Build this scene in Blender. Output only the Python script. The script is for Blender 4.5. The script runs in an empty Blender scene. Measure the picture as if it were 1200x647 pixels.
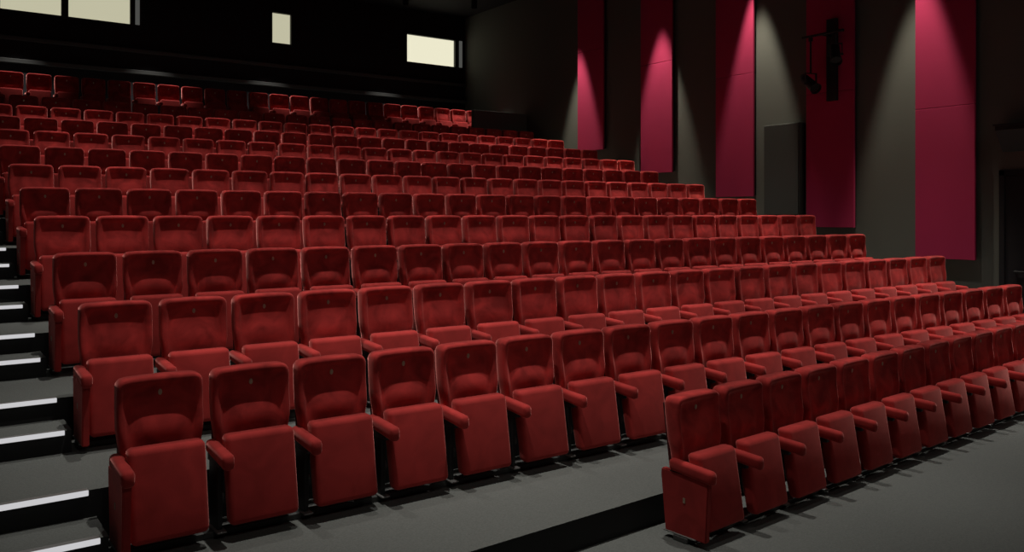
import bpy, bmesh, math, random
from mathutils import Vector, Matrix

random.seed(4)
S = bpy.context.scene
COL = S.collection

# ------------------------------------------------------------------ materials
def new_mat(name):
    m = bpy.data.materials.new(name); m.use_nodes = True
    nt = m.node_tree
    return m, nt, nt.nodes['Principled BSDF']

def plain(name, col, rough=0.6, metal=0.0, bump=0.0, scale=60.0, var=0.0):
    m, nt, b = new_mat(name)
    b.inputs['Base Color'].default_value = (*col, 1)
    b.inputs['Roughness'].default_value = rough
    b.inputs['Metallic'].default_value = metal
    if bump or var:
        tc = nt.nodes.new('ShaderNodeTexCoord')
        nz = nt.nodes.new('ShaderNodeTexNoise')
        nz.inputs['Scale'].default_value = scale; nz.inputs['Detail'].default_value = 4
        nt.links.new(tc.outputs['Object'], nz.inputs['Vector'])
        if var:
            mr = nt.nodes.new('ShaderNodeMapRange')
            mr.inputs['To Min'].default_value = 1 - var; mr.inputs['To Max'].default_value = 1 + var
            nt.links.new(nz.outputs['Fac'], mr.inputs['Value'])
            mx = nt.nodes.new('ShaderNodeVectorMath'); mx.operation = 'SCALE'
            mx.inputs[0].default_value = col
            nt.links.new(mr.outputs['Result'], mx.inputs['Scale'])
            nt.links.new(mx.outputs['Vector'], b.inputs['Base Color'])
        if bump:
            bp = nt.nodes.new('ShaderNodeBump'); bp.inputs['Strength'].default_value = bump
            bp.inputs['Distance'].default_value = 0.01
            nt.links.new(nz.outputs['Fac'], bp.inputs['Height'])
            nt.links.new(bp.outputs['Normal'], b.inputs['Normal'])
    return m

def velvet(name, col, sheen=1.0, nap=0.16):
    m, nt, b = new_mat(name)
    b.inputs['Roughness'].default_value = 0.92
    b.inputs['Specular IOR Level'].default_value = 0.15
    b.inputs['Sheen Weight'].default_value = sheen
    b.inputs['Sheen Roughness'].default_value = 0.35
    b.inputs['Sheen Tint'].default_value = (1.0, 0.36, 0.32, 1)
    tc = nt.nodes.new('ShaderNodeTexCoord')
    oi = nt.nodes.new('ShaderNodeObjectInfo')
    add = nt.nodes.new('ShaderNodeVectorMath'); add.operation = 'ADD'
    nt.links.new(tc.outputs['Object'], add.inputs[0])
    sc = nt.nodes.new('ShaderNodeVectorMath'); sc.operation = 'SCALE'
    sc.inputs[0].default_value = (37, 53, 71)
    nt.links.new(oi.outputs['Random'], sc.inputs['Scale'])
    nt.links.new(sc.outputs['Vector'], add.inputs[1])
    n1 = nt.nodes.new('ShaderNodeTexNoise'); n1.inputs['Scale'].default_value = 5.5
    n1.inputs['Detail'].default_value = 3; n1.inputs['Distortion'].default_value = 0.8
    nt.links.new(add.outputs['Vector'], n1.inputs['Vector'])
    r1 = nt.nodes.new('ShaderNodeMapRange')
    r1.inputs['From Min'].default_value = 0.3; r1.inputs['From Max'].default_value = 0.7
    r1.inputs['To Min'].default_value = 1 - nap; r1.inputs['To Max'].default_value = 1 + nap
    nt.links.new(n1.outputs['Fac'], r1.inputs['Value'])
    r2 = nt.nodes.new('ShaderNodeMapRange')
    r2.inputs['To Min'].default_value = 0.88; r2.inputs['To Max'].default_value = 1.1
    nt.links.new(oi.outputs['Random'], r2.inputs['Value'])
    mu = nt.nodes.new('ShaderNodeMath'); mu.operation = 'MULTIPLY'
    nt.links.new(r1.outputs['Result'], mu.inputs[0]); nt.links.new(r2.outputs['Result'], mu.inputs[1])
    cs = nt.nodes.new('ShaderNodeVectorMath'); cs.operation = 'SCALE'
    cs.inputs[0].default_value = col
    nt.links.new(mu.outputs['Value'], cs.inputs['Scale'])
    nt.links.new(cs.outputs['Vector'], b.inputs['Base Color'])
    n2 = nt.nodes.new('ShaderNodeTexNoise'); n2.inputs['Scale'].default_value = 240
    nt.links.new(tc.outputs['Object'], n2.inputs['Vector'])
    bp = nt.nodes.new('ShaderNodeBump'); bp.inputs['Strength'].default_value = 0.15
    bp.inputs['Distance'].default_value = 0.004
    nt.links.new(n2.outputs['Fac'], bp.inputs['Height'])
    nt.links.new(bp.outputs['Normal'], b.inputs['Normal'])
    return m

def emit(name, col, strength):
    m = bpy.data.materials.new(name); m.use_nodes = True
    nt = m.node_tree; nt.nodes.clear()
    e = nt.nodes.new('ShaderNodeEmission'); o = nt.nodes.new('ShaderNodeOutputMaterial')
    e.inputs['Color'].default_value = (*col, 1); e.inputs['Strength'].default_value = strength
    nt.links.new(e.outputs[0], o.inputs['Surface'])
    return m

RED = (0.42, 0.036, 0.033)
M_seat = velvet('red_velvet', RED)
M_back = velvet('red_velvet_back', RED, 1.0, 0.36)
M_shell = plain('dark_red_shell', (0.09, 0.010, 0.010), 0.7)
M_black = plain('black_metal', (0.012, 0.011, 0.012), 0.55)
M_grey_metal = plain('grey_metal', (0.30, 0.29, 0.28), 0.45, 0.6)
M_plate = plain('brass_plate', (0.55, 0.42, 0.30), 0.4, 0.5)
M_carpet = plain('grey_carpet', (0.120, 0.125, 0.116), 0.95, bump=0.4, scale=90, var=0.35)
M_riser = plain('black_riser', (0.006, 0.006, 0.006), 0.7)
M_wall = plain('grey_wall_fabric', (0.13, 0.13, 0.112), 0.95, bump=0.2, scale=120, var=0.08)
M_dark = plain('black_wall', (0.011, 0.008, 0.011), 0.8, var=0.15, scale=4)
M_darktrim = plain('dark_grey_trim', (0.07, 0.07, 0.067), 0.6)
M_pink = plain('pink_fabric', (0.47, 0.018, 0.092), 0.95, bump=0.15, scale=160, var=0.05)
M_darkbox = plain('charcoal_box', (0.062, 0.063, 0.056), 0.9, bump=0.1, scale=140)
M_frame = plain('window_frame_black', (0.010, 0.010, 0.008), 0.5)
M_jamb = plain('pale_jamb', (0.30, 0.30, 0.28), 0.8)
M_lit = emit('lit_booth', (1.0, 0.96, 0.68), 0.52)
M_lit_warm = emit('lit_booth_bright', (1.0, 0.96, 0.72), 0.84)
M_reveal_glow = emit('reveal_glow', (1.0, 1.0, 0.92), 0.07)  # stands in for booth light reflected off the window reveals
M_strip = emit('step_led', (0.98, 0.97, 1.0), 0.58)
M_lamp = emit('spot_lens', (1.0, 0.9, 0.75), 2.0)

# ------------------------------------------------------------------ mesh tools
def add_box(bm, lo, hi, mat=0, bevel=0.0, seg=2):
    cx = [(a + b) / 2 for a, b in zip(lo, hi)]; d = [abs(b - a) for a, b in zip(lo, hi)]
    r = bmesh.ops.create_cube(bm, size=1.0, matrix=Matrix.Translation(cx) @ Matrix.Diagonal((*d, 1)))
    vs = r['verts']
    fs = {f for v in vs for f in v.link_faces}
    for f in fs: f.material_index = mat
    if bevel:
        es = list({e for v in vs for e in v.link_edges})
        rb = bmesh.ops.bevel(bm, geom=es, offset=bevel, segments=seg, profile=0.5, affect='EDGES')
        vs = list({v for f in rb['faces'] for v in f.verts} | {v for v in vs if v.is_valid})
    return vs

def add_cyl(bm, p0, p1, r0, r1=None, n=16, cap=True):
    r1 = r0 if r1 is None else r1
    p0, p1 = Vector(p0), Vector(p1)
    d = p1 - p0
    q = Vector((0, 0, 1)).rotation_difference(d.normalized()).to_matrix().to_4x4()
    r = bmesh.ops.create_cone(bm, cap_ends=cap, segments=n, radius1=r0, radius2=r1, depth=d.length,
                              matrix=Matrix.Translation((p0 + p1) / 2) @ q)
    return r['verts']

def mesh_from(bm, name, mats, smooth=False):
    bmesh.ops.recalc_face_normals(bm, faces=bm.faces)
    me = bpy.data.meshes.new(name)
    bm.to_mesh(me); bm.free()
    for m in (mats if isinstance(mats, (list, tuple)) else [mats]): me.materials.append(m)
    if smooth:
        for p in me.polygons: p.use_smooth = True
    return me

def obj(name, me, parent=None, loc=(0, 0, 0)):
    o = bpy.data.objects.new(name, me); COL.objects.link(o)
    o.location = loc
    if parent: o.parent = parent
    return o

def build(name, bm, mats, parent=None, smooth=False, loc=(0, 0, 0)):
    return obj(name, mesh_from(bm, name, mats, smooth), parent, loc)

def empty(name, loc=(0, 0, 0), rz=0.0):
    o = bpy.data.objects.new(name, None); COL.objects.link(o)
    o.empty_display_size = 0.1
    o.location = loc; o.rotation_euler = (0, 0, rz)
    return o

def tag(o, label=None, cat=None, group=None, kind=None):
    if label: o['label'] = label
    if cat: o['category'] = cat
    if group: o['group'] = group
    if kind: o['kind'] = kind
    return o

def struct(name, bm, mats):
    o = build(name, bm, mats); o['kind'] = 'structure'
    return o

# ------------------------------------------------------------------ dimensions
EYE = 2.15
FLOOR = 0.015
PITCH = 0.54
SEAT_X = 0.927           # left end of the seat block, beside the stepped aisle
WALL_R = 14.35
WALL_L = -1.6
WALL_B = 22.6
WALL_F = -5.0
CEIL = 8.4
DEPTH = 1.31
TOP = 12                 # tier index of the top row
def tier_z(k):
    z = 0.215 + 0.299 * k + 0.002 * k * k
    return z + (0.15 if k == TOP else 0.02 if k else 0)
def edge_y(k): return 4.12 + DEPTH * k
def row_y(k): return 5.272 + DEPTH * k
ROT1 = math.radians(3.9)      # the front edge and the front floor row are splayed
def front_edge(x): return 4.05 + (x - 2.63) * math.tan(math.radians(2.6))

# ------------------------------------------------------------------ setting
bm = bmesh.new(); add_box(bm, (WALL_L - 0.3, WALL_F - 0.3, -0.2), (WALL_R + 0.3, WALL_B + 0.3, FLOOR)); struct('floor', bm, M_carpet)
bm = bmesh.new(); add_box(bm, (WALL_L - 0.3, WALL_F - 0.3, CEIL), (WALL_R + 0.3, WALL_B + 0.3, CEIL + 0.2)); struct('ceiling', bm, M_dark)
bm = bmesh.new(); add_box(bm, (WALL_L - 0.2, WALL_F, 0), (WALL_L, WALL_B, CEIL)); struct('wall_left', bm, M_dark)
bm = bmesh.new(); add_box(bm, (WALL_R, WALL_F, 0), (WALL_R + 0.2, WALL_B, CEIL)); struct('wall_right', bm, M_wall)
bm = bmesh.new(); add_box(bm, (WALL_L, WALL_F - 0.2, 0), (WALL_R, WALL_F, CEIL)); struct('wall_front', bm, M_dark)

# rear wall with three booth openings
OPEN = [(-0.9, 4.46, 6.90, 7.72), (8.06, 8.61, 6.88, 7.71), (12.24, 13.97, 6.80, 7.64)]
bm = bmesh.new()
xs = WALL_L
for (x0, x1, z0, z1) in OPEN:
    add_box(bm, (xs, WALL_B, 0), (x0, WALL_B + 0.4, CEIL))
    add_box(bm, (x0, WALL_B, 0), (x1, WALL_B + 0.4, z0))
    add_box(bm, (x0, WALL_B, z1), (x1, WALL_B + 0.4, CEIL))
    xs = x1
add_box(bm, (xs, WALL_B, 0), (WALL_R, WALL_B + 0.4, CEIL))
struct('wall_back', bm, M_dark)
for i, (x0, x1, z0, z1) in enumerate(OPEN):
    bm = bmesh.new(); w = 0.05
    if i == 0:
        muls = [0.26, 1.59, 2.995]
    else:
        muls = []
    y0, y1 = WALL_B - 0.03, WALL_B + 0.10
    add_box(bm, (x0 - w, y0, z0 - w), (x1 + w + (0.05 if i != 1 else 0), y1, z0 - 0.001))
    add_box(bm, (x0 - w, y0, z1 + 0.001), (x1 + w + (0.05 if i != 1 else 0), y1, z1 + w))
    add_box(bm, (x0 - w, y0, z0 - 0.001), (x0 + 0.01, y1, z1 + 0.001))
    add_box(bm, (x1 - 0.01, y0, z0 - 0.001), (x1 + w + (0.05 if i != 1 else 0), y1, z1 + 0.001))
    for mx in muls: add_box(bm, (mx - 0.075, y0, z0 - 0.001), (mx + 0.075, y1, z1 + 0.001))
    win = struct('window_%d' % (i + 1), bm, M_frame)
    cuts = [x0] + muls + [x1]
    for a, b in zip(cuts[:-1], cuts[1:]):
        bm = bmesh.new(); add_box(bm, (a + 0.002, WALL_B + 0.06, z0 + 0.002), (b - 0.002, WALL_B + 0.075, z1 - 0.002))
        build('pane', bm, M_lit_warm if i == 2 else M_lit, win)
# reveals right of first and third booth windows; reflected window light imitated by emission
bm = bmesh.new(); add_box(bm, (14.10, WALL_B - 0.06, 6.80), (14.21, WALL_B - 0.035, 7.64), bevel=0.004); build('side_pane', bm, M_reveal_glow, bpy.data.objects['window_3'])
bm = bmesh.new(); add_box(bm, (4.56, WALL_B - 0.06, 6.90), (4.66, WALL_B - 0.035, 7.72), bevel=0.004); build('side_pane', bm, M_reveal_glow, bpy.data.objects['window_1'])
# ledges along the rear wall
bm = bmesh.new(); add_box(bm, (WALL_L, WALL_B - 0.09, 6.20), (WALL_R, WALL_B, 6.29), bevel=0.01); struct('trim_1', bm, M_darktrim)
bm = bmesh.new(); add_box(bm, (WALL_L, WALL_B - 0.12, 5.66), (WALL_R, WALL_B, 5.76), bevel=0.01); struct('trim_2', bm, M_darktrim)

# tiers: carpeted top, black riser
for k in range(TOP + 1):
    bm = bmesh.new()
    z0 = 0.0; z1 = tier_z(k)
    ya, yb = edge_y(k), (edge_y(k + 1) if k < TOP else WALL_B)
    x0, x1 = WALL_L, WALL_R
    if k == 0:
        v = [bm.verts.new(p) for p in [(x0, front_edge(x0), 0), (x1, front_edge(x1), 0), (x1, yb, 0), (x0, yb, 0),
                                       (x0, front_edge(x0), z1), (x1, front_edge(x1), z1), (x1, yb, z1), (x0, yb, z1)]]
        for q in [(0, 1, 2, 3), (4, 5, 6, 7), (0, 1, 5, 4), (1, 2, 6, 5), (2, 3, 7, 6), (3, 0, 4, 7)]:
            bm.faces.new([v[i] for i in q])
    else:
        add_box(bm, (x0, ya, z0), (x1, yb, z1))
    bmesh.ops.recalc_face_normals(bm, faces=bm.faces)
    for f in bm.faces: f.material_index = 0 if f.normal.z > 0.9 else 1
    o = struct('floor_tier', bm, [M_carpet, M_riser])
    # aisle half-step in front of this tier
    if k >= 1:
        zl = tier_z(k - 1); bm = bmesh.new()
        add_box(bm, (WALL_L, ya - 0.375, zl), (0.885, ya, (zl + z1) / 2))
        for f in bm.faces: f.material_index = 0 if f.normal.z > 0.9 else 1
        bmesh.ops.recalc_face_normals(bm, faces=bm.faces)
        for f in bm.faces: f.material_index = 0 if f.normal.z > 0.9 else 1
        struct('floor_step', bm, [M_carpet, M_riser])

# low parapet at the right end of the top row
bm = bmesh.new(); add_box(bm, (12.55, 19.30, tier_z(11)), (WALL_R, 19.45, 5.02), bevel=0.01)
struct('wall_parapet', bm, M_wall)

ORD = ['first', 'second', 'third', 'fourth', 'fifth', 'sixth', 'seventh', 'eighth', 'ninth', 'tenth', 'eleventh', 'twelfth',
       'thirteenth', 'fourteenth', 'fifteenth', 'sixteenth', 'seventeenth']

# lit nosing strips of the aisle steps
for k in range(1, 8):
    for half in (0, 1):
        y = edge_y(k) - (0.375 if half == 0 else 0)
        z = (tier_z(k - 1) + tier_z(k)) / 2 if half == 0 else tier_z(k)
        t = empty('step_light', (-0.4, y, z))
        bm = bmesh.new(); add_box(bm, (-1.15, -0.012, -0.030), (1.24, -0.0015, 0.004)); add_box(bm, (-1.15, -0.0015, 0.0005), (1.24, 0.035, 0.004))
        build('nosing', bm, M_grey_metal, t)
        bm = bmesh.new(); add_box(bm, (-1.15, -0.026, -0.026), (1.24, -0.0125, 0.006), bevel=0.004)
        build('light_strip', bm, M_strip, t)
        tag(t, 'white lit nosing strip on the %s aisle step up to the %s raised row' % ('lower' if half == 0 else 'upper', ORD[k]),
            'step light', 'lit nosing strips of the aisle steps')

# ------------------------------------------------------------------ cinema seat
Z0, Z1, HW, RC = 0.40, 0.978, 0.230, 0.048
def base_y(z): return -(Z1 - z) * 0.135
def sm(a, b, x):
    t = max(0, min(1, (x - a) / (b - a))); return t * t * (3 - 2 * t)
def half_w(z):
    h = z - (Z1 - RC)
    taper = 0.224 + 0.014 * sm(0.565, 0.70, z) - 0.004 * sm(0.8, 0.97, z)
    return taper - (RC - math.sqrt(max(RC * RC - h * h, 0)) if h > 0 else 0)
def front_y(u, z):
    x = u * half_w(z)
    d = min(half_w(z) - abs(x) + (0 if z < Z1 - RC else 0), Z1 - z)
    rim = 1 - sm(0.022, 0.062, d)
    y = base_y(z)
    y -= 0.030 * rim * sm(0.5, 0.68, z)
    y -= 0.030 * math.exp(-((z - 0.675) / 0.09) ** 2) * (1 - sm(0.25, 0.92, abs(u)))
    y -= 0.022 * sm(0.80, 0.97, z)                     # head roll leans forward
    y -= 0.012 * u * u
    if d < 0.012: y += 0.010 * (1 - d / 0.012)
    return y
def top_arch(u, z): return 0.005 * (1 - u * u) * sm(0.85, Z1, z)

def back_mesh():
    bm = bmesh.new()
    us = [-1, -0.965, -0.90, -0.82, -0.74, -0.6, -0.42, -0.2, 0, 0.2, 0.42, 0.6, 0.74, 0.82, 0.90, 0.965, 1]
    zs = [0.40, 0.47, 0.53, 0.58, 0.62, 0.66, 0.70, 0.74, 0.78, 0.82, 0.86, 0.89, 0.915, 0.935, 0.95, 0.964, 0.973, 0.978]
    g = [[bm.verts.new((u * half_w(z), front_y(u, z), z + top_arch(u, z))) for u in us] for z in zs]
    for j in range(len(zs) - 1):
        for i in range(len(us) - 1):
            bm.faces.new((g[j][i], g[j][i + 1], g[j + 1][i + 1], g[j + 1][i]))
    loop = [r[0] for r in g] + g[-1][1:-1] + [r[-1] for r in reversed(g)] + list(reversed(g[0][1:-1]))
    prev = loop
    for (dy, sc_) in ((0.018, 1.018), (0.05, 1.02), (0.085, 0.99), (0.095, 0.95)):
        cur = []
        for v in loop:
            z = v.co.z; yb = base_y(z)
            cz = 0.69
            cur.append(bm.verts.new((v.co.x * sc_, (v.co.y if dy < 0.03 else yb - 0.015) + dy, cz + (z - cz) * sc_)))
        n = len(cur)
        for i in range(n):
            bm.faces.new((prev[i], prev[(i + 1) % n], cur[(i + 1) % n], cur[i]))
        prev = cur
    bm.faces.new(prev)
    return mesh_from(bm, 'backrest', M_back, True)

def shell_mesh():
    bm = bmesh.new()
    vs = add_box(bm, (-0.225, 0.083, 0.34), (0.225, 0.098, 0.93), bevel=0.006)
    for v in bm.verts: v.co.y += base_y(v.co.z)
    return mesh_from(bm, 'back_shell', M_shell)

def cushion_mesh():
    bm = bmesh.new()
    add_box(bm, (-0.213, -0.055, 0.0), (0.213, 0.055, 0.515), bevel=0.034, seg=4)
    for v in bm.verts:
        x, y, z = v.co
        th = 0.85 + 0.25 * z / 0.515
        y *= th
        if y < 0: y -= 0.010 * (1 - (x / 0.213) ** 2) * math.sin(math.pi * z / 0.515)
        yy = y - 0.215 + 0.19 * (z - 0.25)      # lower end tips forward when folded
        v.co = (x, yy, z + 0.095)
    return mesh_from(bm, 'seat_cushion', M_seat, True)

def arm_mesh(x, h=0.038):
    bm = bmesh.new()
    add_box(bm, (x - h, -0.375, 0.478), (x + h, 0.0, 0.560), bevel=0.026, seg=3)
    for v in bm.verts:
        t = sm(-0.18, -0.375, v.co.y) if False else max(0, min(1, (-0.20 - v.co.y) / 0.175))
        v.co.z -= 0.028 * t * t
        if v.co.z < 0.51: v.co.z -= 0.010 * t
    return mesh_from(bm, 'armrest', M_seat, True)

def stanchion_mesh(x):
    bm = bmesh.new()
    add_box(bm, (x - 0.016, -0.19, 0.05), (x + 0.016, -0.02, 0.475), bevel=0.005, seg=1)
    add_box(bm, (x - 0.02, -0.25, 0.43), (x + 0.02, 0.0, 0.477), bevel=0.005, seg=1)
    return mesh_from(bm, 'stanchion', M_black)

def foot_mesh(x):
    bm = bmesh.new()
    add_box(bm, (x - 0.03, -0.235, 0.041), (x + 0.03, 0.05, 0.052), bevel=0.003, seg=1)
    return mesh_from(bm, 'foot_plate', M_grey_metal)

def hinge_mesh(x, a=0.015, b=0.034):
    bm = bmesh.new()
    add_cyl(bm, (x - a, -0.15, 0.235), (x + b, -0.15, 0.235), 0.035, n=14)
    return mesh_from(bm, 'hinge_cap', M_darktrim)

def panel_mesh(x):
    bm = bmesh.new()
    pr = [(-0.315, 0.045), (0.035, 0.045), (0.075, 0.44), (0.07, 0.477), (-0.335, 0.477), (-0.335, 0.40)]
    a = [bm.verts.new((x - 0.024, y, z)) for y, z in pr]; b = [bm.verts.new((x + 0.022, y, z)) for y, z in pr]
    bm.faces.new(a); bm.faces.new(b)
    for i in range(len(pr)):
        j = (i + 1) % len(pr); bm.faces.new((a[i], a[j], b[j], b[i]))
    bmesh.ops.recalc_face_normals(bm, faces=bm.faces)
    bmesh.ops.bevel(bm, geom=list(bm.edges), offset=0.007, segments=2, affect='EDGES')
    return mesh_from(bm, 'side_panel', M_seat, False)

def row_plate_mesh(x):
    bm = bmesh.new()
    add_box(bm, (x - 0.0275, -0.145, 0.275), (x - 0.0245, -0.125, 0.312))
    return mesh_from(bm, 'row_plate', M_plate)

def number_plate_mesh():
    bm = bmesh.new()
    z = 0.885; y = front_y(0, z)
    bmesh.ops.create_cone(bm, cap_ends=True, segments=14, radius1=1, radius2=1, depth=1,
                          matrix=Matrix.Translation((0, y - 0.003, z)) @ Matrix.Rotation(math.pi / 2 + 0.1, 4, 'X') @ Matrix.Diagonal((0.011, 0.018, 0.006, 1)))
    return mesh_from(bm, 'number_plate', M_plate)

XL = -PITCH / 2; XR = PITCH / 2
ME = dict(back=back_mesh(), shell=shell_mesh(), cush=cushion_mesh(), num=number_plate_mesh(),
          arm=arm_mesh(XL), arm_r=arm_mesh(XR), arm_e=arm_mesh(XL + 0.030, 0.036), st=stanchion_mesh(XL), st_r=stanchion_mesh(XR),
          foot=foot_mesh(XL), foot_r=foot_mesh(XR), hin=hinge_mesh(XL), hin_r=hinge_mesh(XR, 0.034, 0.015),
          pan=panel_mesh(XL), pan_r=panel_mesh(XR), plate=row_plate_mesh(XL))

def make_seat():
    t = empty('cinema_seat')
    b = obj('backrest', ME['back'], t); obj('number_plate', ME['num'], b)
    obj('back_shell', ME['shell'], t)
    obj('seat_cushion', ME['cush'], t)
    obj('armrest', ME['arm'], t)
    s_ = obj('stanchion', ME['st'], t); obj('foot_plate', ME['foot'], s_); obj('hinge_cap', ME['hin'], s_)
    t['category'] = 'seat'
    return t

def copy_tree(o, parent=None):
    c = o.copy(); COL.objects.link(c)
    if parent: c.parent = parent
    for ch in KIDS.get(o.name, []): copy_tree(ch, c)
    return c

proto = make_seat()
KIDS = {}
for o in COL.objects:
    if o.parent: KIDS.setdefault(o.parent.name, []).append(o)
used = False
def place(loc, rz, label, group, left_end=False, right_end=False, size=1.0):
    global used
    t = copy_tree(proto) if used else proto
    used = True
    t.location = loc; t.rotation_euler = (0, 0, rz); t.scale = (size, size, size)
    tag(t, label, 'seat', group)
    if left_end:
        for ch in t.children:
            if ch.name.startswith('armrest'): ch.data = ME['arm_e']
            if ch.name.startswith('stanchion'): ch.location.x = 0.03
        p = obj('side_panel', ME['pan'], t, (0.03, 0, 0)); obj('row_plate', ME['plate'], p)
    if right_end:
        obj('armrest', ME['arm_r'], t)
        s2 = obj('stanchion', ME['st_r'], t); obj('foot_plate', ME['foot_r'], s2); obj('hinge_cap', ME['hin_r'], s2)
        obj('side_panel', ME['pan_r'], t)
    return t

def rail(x0, x1, loc, rz, label, top=0.040):
    bm = bmesh.new(); add_box(bm, (x0, -0.16, 0.001), (x1, -0.04, top), bevel=0.004, seg=1)
    o = build('floor_rail', bm, M_darktrim); o.location = loc; o.rotation_euler = (0, 0, rz)
    tag(o, label, 'rail', 'steel mounting rails under the seat rows')

COUNT = {0: 21, 1: 22, 2: 22, 3: 23, 4: 23, 5: 23, 6: 23, 7: 24, 8: 24, 9: 24, 10: 24, 12: 24}
for k, n in COUNT.items():
    rn = 'top row' if k == TOP else '%s raised row' % ORD[k]
    y, z = row_y(k), tier_z(k)
    rail(SEAT_X, SEAT_X + n * PITCH + 0.03, (0, y, z), 0, 'grey steel rail on the step carpet under the ' + rn)
    for i in range(n):
        if i < (n + 1) // 2:
            lab = 'red velvet folding seat, %s from the stepped aisle in the %s' % (ORD[i], rn)
        else:
            lab = 'red velvet folding seat, %s from the pink-panelled wall in the %s' % (ORD[n - 1 - i], rn)
        place((SEAT_X + (i + 0.5) * PITCH, y, z), 0, lab, 'red folding seats on the raised tiers', i == 0, i == n - 1)

# front floor row, splayed; its free end is the nearest to the camera
ux = Vector((math.cos(ROT1), math.sin(ROT1), 0))
P1 = Vector((4.06, 3.90, FLOOR))
N1 = 15; SC1 = 0.955
rail(0.0, N1 * PITCH * SC1 + 0.03, P1, ROT1, 'grey steel rail on the hall floor under the front floor row', 0.037)
for i in range(N1):
    place(P1 + ux * ((i + 0.5) * PITCH * SC1), ROT1, 'red velvet folding seat, %s from the free near end of the front floor row' % ORD[i],
          'red folding seats in the front floor row', i == 0, i == N1 - 1, 0.94)

# ------------------------------------------------------------------ side wall: pink panels
PANELS = [(6.78, 7.79, 1.39), (8.96, 9.98, 1.90), (11.25, 12.25, 2.52), (13.54, 14.56, 3.12), (15.90, 16.90, 3.79)]
PLAB = ['tall pink fabric wall panel nearest the dark side door', 'tall pink fabric wall panel behind the black hanging spotlights',
        'tall pink fabric wall panel just past the charcoal wall cabinet', 'tall pink fabric wall panel, second from the rear corner of the hall',
        'tall pink fabric wall panel closest to the rear corner, smallest in view']
for (ya, yb, zb), lab in zip(PANELS, PLAB):
    t = empty('acoustic_panel', (WALL_R, (ya + yb) / 2, zb)); hw = (yb - ya) / 2
    top = 7.9 - zb
    bm = bmesh.new(); add_box(bm, (-0.075, -hw + 0.03, 0.03), (-0.004, hw - 0.03, top - 0.03)); build('wall_mount', bm, M_black, t)
    cuts = [0, 2.58, 5.1 if top > 5.6 else top, top]
    for a, b in zip(cuts[:-1], cuts[1:]):
        if b - a < 0.1: continue
        bm = bmesh.new(); add_box(bm, (-0.125, -hw, a + 0.003), (-0.076, hw, b - 0.003), bevel=0.006)
        build('fabric_section', bm, M_pink, t)
    tag(t, lab, 'wall panel', 'pink fabric panels along the side wall')

# charcoal cabinet on the wall between second and third panel
t = empty('wall_cabinet', (WALL_R, 10.5, 2.13))
bm = bmesh.new(); add_box(bm, (-0.20, -0.42, 0), (-0.004, 0.42, 1.83), bevel=0.008); build('cabinet_body', bm, M_darkbox, t)
bm = bmesh.new(); add_box(bm, (-0.222, -0.405, 0.015), (-0.202, 0.405, 1.815), bevel=0.006); build('front_cloth', bm, M_darkbox, t)
bm = bmesh.new(); add_box(bm, (-0.10, -0.3, -0.03), (-0.004, 0.3, -0.001)); build('wall_mount', bm, M_black, t)
tag(t, 'charcoal upright cabinet box hung on the grey side wall between pink panels', 'cabinet')

# dark side door and loudspeaker shelf at the right edge
bm = bmesh.new(); zf = tier_z(0)
add_box(bm, (WALL_R - 0.05, 5.28, zf), (WALL_R - 0.002, 5.36, 2.86)); add_box(bm, (WALL_R - 0.05, 6.36, zf), (WALL_R - 0.002, 6.44, 2.86))
add_box(bm, (WALL_R - 0.05, 5.28, 2.78), (WALL_R - 0.002, 6.44, 2.86))
d = struct('door_1', bm, M_dark)
bm = bmesh.new(); add_box(bm, (WALL_R - 0.03, 5.36, zf + 0.005), (WALL_R - 0.004, 6.36, 2.775)); build('door_leaf', bm, M_dark, d)
bm = bmesh.new(); add_cyl(bm, (WALL_R - 0.08, 5.5, zf + 1.02), (WALL_R - 0.08, 6.2, zf + 1.02), 0.016); add_box(bm, (WALL_R - 0.085, 5.5, zf + 1.0), (WALL_R - 0.031, 5.54, zf + 1.04)); add_box(bm, (WALL_R - 0.085, 6.16, zf + 1.0), (WALL_R - 0.031, 6.2, zf + 1.04))
build('push_bar', bm, M_black, d)

t = empty('surround_loudspeaker', (WALL_R, 6.0, 3.15))
bm = bmesh.new()
pr = [(-0.06, 0.0), (-0.10, 0.0), (-0.36, 0.33), (-0.36, 0.40), (-0.06, 0.40)]
a = [bm.verts.new((x, -0.36, z)) for x, z in pr]; b = [bm.verts.new((x, 0.36, z)) for x, z in pr]
bm.faces.new(a); bm.faces.new(b)
for i in range(5): bm.faces.new((a[i], a[(i + 1) % 5], b[(i + 1) % 5], b[i]))
build('speaker_body', bm, M_black, t)
bm = bmesh.new(); add_box(bm, (-0.059, -0.12, 0.08), (-0.004, 0.12, 0.34)); build('wall_mount', bm, M_black, t)
bm = bmesh.new(); add_box(bm, (-0.40, -0.38, 0.402), (-0.06, 0.38, 0.425), bevel=0.004); build('top_board', bm, M_black, t)
tag(t, 'black wedge-shaped loudspeaker on the side wall above the dark door', 'loudspeaker')

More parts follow.
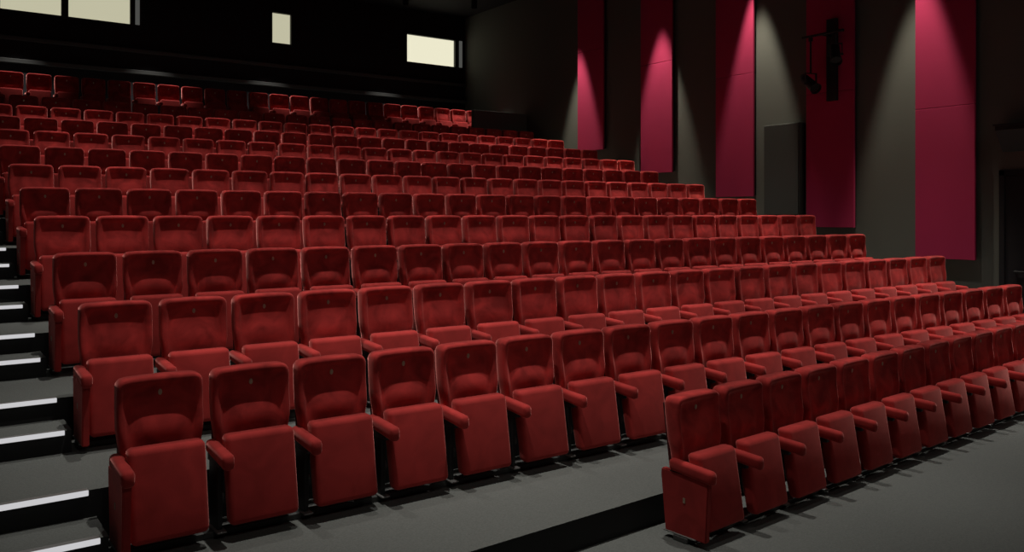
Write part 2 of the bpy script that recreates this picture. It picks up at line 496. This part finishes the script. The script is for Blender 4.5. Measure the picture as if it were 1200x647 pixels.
# black theatre spotlights on a bracket in front of the second panel
def lantern(loc, tilt, yaw, label, parent_h):
    t = empty('theatre_spotlight', loc)
    bm = bmesh.new()
    R = Matrix.Rotation(yaw, 3, 'Z') @ Matrix.Rotation(tilt, 3, 'Y')
    add_cyl(bm, (0.22, 0, 0), (-0.14, 0, 0), 0.085, 0.095, 20); add_cyl(bm, (0.31, 0, 0), (0.221, 0, 0), 0.055, 0.085, 20)
    for v in bm.verts: v.co = R @ v.co
    build('lamp_housing', bm, M_black, t, False)
    bm = bmesh.new(); add_cyl(bm, (-0.141, 0, 0), (-0.20, 0, 0), 0.098, 0.112, 20, False)
    for v in bm.verts: v.co = R @ v.co
    build('lens_hood', bm, M_black, t)
    bm = bmesh.new()
    add_box(bm, (-0.02, -0.125, -0.02), (0.02, -0.112, 0.20)); add_box(bm, (-0.02, 0.112, -0.02), (0.02, 0.125, 0.20)); add_box(bm, (-0.02, -0.125, 0.19), (0.02, 0.125, 0.205))
    add_cyl(bm, (0, -0.14, 0), (0, -0.095, 0), 0.02); add_cyl(bm, (0, 0.095, 0), (0, 0.14, 0), 0.02)
    for v in bm.verts: v.co = Matrix.Rotation(yaw, 3, 'Z') @ v.co
    build('yoke_mount', bm, M_black, t)
    bm = bmesh.new(); add_cyl(bm, (0, 0, 0.205), (0, 0, parent_h), 0.018)
    add_box(bm, (-0.03, -0.03, parent_h - 0.07), (0.03, 0.03, parent_h), bevel=0.005)
    build('hanging_clamp', bm, M_black, t)
    tag(t, label, 'spotlight', 'black theatre spotlights by the side wall')
t = empty('lamp_bracket', (WALL_R, 9.38, 4.4))
bm = bmesh.new(); add_box(bm, (-0.215, -0.10, -0.1), (-0.128, 0.10, 1.45), bevel=0.006); build('wall_mount', bm, M_black, t)
bm = bmesh.new(); add_cyl(bm, (-0.5, -0.45, 1.12), (-0.5, 0.42, 1.12), 0.024); add_cyl(bm, (-0.5, 0.0, 1.12), (-0.21, 0, 1.12), 0.024); build('pipe', bm, M_black, t)
tag(t, 'black pipe bracket on the pink panel carrying the two spotlights', 'bracket')
lantern((WALL_R - 0.5, 9.62, 4.62), math.radians(-35), math.radians(70), 'black theatre spotlight tilted down at the lower left of the wall bracket', 0.874)
lantern((WALL_R - 0.5, 9.10, 5.10), math.radians(-50), math.radians(40), 'black theatre spotlight hung higher at the right of the wall bracket', 0.394)

# ceiling rafts above the rear rows
for i, (x, y, lab) in enumerate([(11.6, 18.6, 'dark grey ceiling raft left of the rear corner of the hall'), (11.3, 15.0, 'dark grey ceiling raft above the pink side wall panels')]):
    t = empty('ceiling_raft', (x, y, CEIL - 0.35))
    bm = bmesh.new(); add_box(bm, (-0.9, -0.6, 0), (0.9, 0.6, 0.06), bevel=0.01); build('raft_board', bm, M_darktrim, t)
    bm = bmesh.new()
    for sx in (-0.7, 0.7):
        for sy in (-0.45, 0.45): add_cyl(bm, (sx, sy, 0.06), (sx, sy, 0.349), 0.008, n=8)
    build('hanging_rods', bm, M_black, t)
    tag(t, lab, 'ceiling panel', 'ceiling rafts')

# ------------------------------------------------------------------ lights and their fixtures
def fixture(x, y, label, group, energy, angle, blend, col, aim=(0, 0, -1), radius=0.05):
    t = empty('ceiling_spotlight', (x, y, CEIL))
    bm = bmesh.new(); add_cyl(bm, (0, 0, -0.30), (0, 0, -0.02), 0.085, n=20, cap=False); add_cyl(bm, (0, 0, -0.12), (0, 0, -0.04), 0.082, n=20)
    build('housing', bm, M_black, t)
    bm = bmesh.new(); add_cyl(bm, (0, 0, -0.02), (0, 0, -0.001), 0.1, n=20); build('ceiling_mount', bm, M_black, t)
    tag(t, label, 'spotlight', group)
    l = bpy.data.lights.new('lamp', 'SPOT'); l.energy = energy; l.spot_size = angle; l.spot_blend = blend
    l.color = col; l.shadow_soft_size = radius
    o = bpy.data.objects.new('lamp', l); COL.objects.link(o)
    o.location = (x, y, CEIL - 0.32)
    o.rotation_euler = Vector(aim).to_track_quat('-Z', 'Y').to_euler()

WARM = (1.0, 0.97, 0.91)
# wall washers close to the side wall
for y, nm, e in ((4.3, 'above the dark side door', 500), (7.75, 'above the nearest pink panel', 1250), (11.15, 'above the third pink panel', 1250),
                 (13.85, 'above the fourth pink panel', 1250), (16.85, 'above the rearmost pink panel', 1250)):
    fixture(WALL_R - (0.5 if y == 11.15 else 0.62), y, 'black can spotlight washing the side wall ' + nm, 'wall washing spotlights', e, math.radians(31), 0.55, (1.0, 0.93, 0.76), (0.02, 0, -1))
# house lights over the seats
XS = [2.2, 5.0, 7.8, 10.6, 13.2]
for r, (y, en) in enumerate(((1.6, 90), (4.9, 840), (7.7, 800), (10.5, 720), (13.3, 640), (16.1, 560))):
    for c, x in enumerate(XS):
        if c == 4: x = 12.0
        fixture(x, y, 'black can spotlight in the ceiling, %s from the aisle in the %s lamp line' % (ORD[c], ORD[r]), 'house spotlights over the seats',
                en * (0.6 if r == 0 and c > 1 else 1), math.radians(52), 1.0, WARM)
for c, x in enumerate((2.0, 4.9, 7.9, 11.4, 13.2)):
    fixture(x, 20.3 if c == 4 else 21.1, 'black can spotlight over the top row, %s from the aisle' % ORD[c], 'spotlights over the top row', 560, math.radians(46), 0.7, WARM, (0, 0 if c == 4 else 0.20, -1))

# added fill lamps out of view behind the camera, brightening the seat fronts
for c, x in enumerate((1.0, 6.0, 11.0)):
    fixture(x, -3.2, 'added black can fill light behind the camera, %s from the aisle wall' % ORD[c], 'added front fill lights facing the rows',
            150, math.radians(62), 0.8, WARM, Vector((x * 0.9 + 0.8, 9.0, 1.8)) - Vector((x, -3.2, CEIL - 0.32)), 0.25)

w = bpy.data.worlds.new('World'); S.world = w; w.use_nodes = True
w.node_tree.nodes['Background'].inputs[0].default_value = (0.02, 0.02, 0.022, 1)
w.node_tree.nodes['Background'].inputs[1].default_value = 0.02

# ------------------------------------------------------------------ camera
cam = bpy.data.cameras.new('Camera'); co = bpy.data.objects.new('Camera', cam); COL.objects.link(co)
co.location = (0, 0, EYE); co.rotation_euler = (math.pi / 2, 0, -math.radians(35.616))
cam.sensor_width = 36; cam.lens = 982.8 / 1200 * 36; cam.shift_y = -(323.5 - 251.2) / 1200
cam.clip_start = 0.05; cam.clip_end = 100
S.camera = co

S.view_settings.view_transform = 'Standard'; S.view_settings.look = 'None'
S.view_settings.exposure = 0.0; S.view_settings.gamma = 1.0; S.view_settings.use_curve_mapping = False
S.cycles.use_denoising = True
S.cycles.max_bounces = 6
S.cycles.sample_clamp_indirect = 4
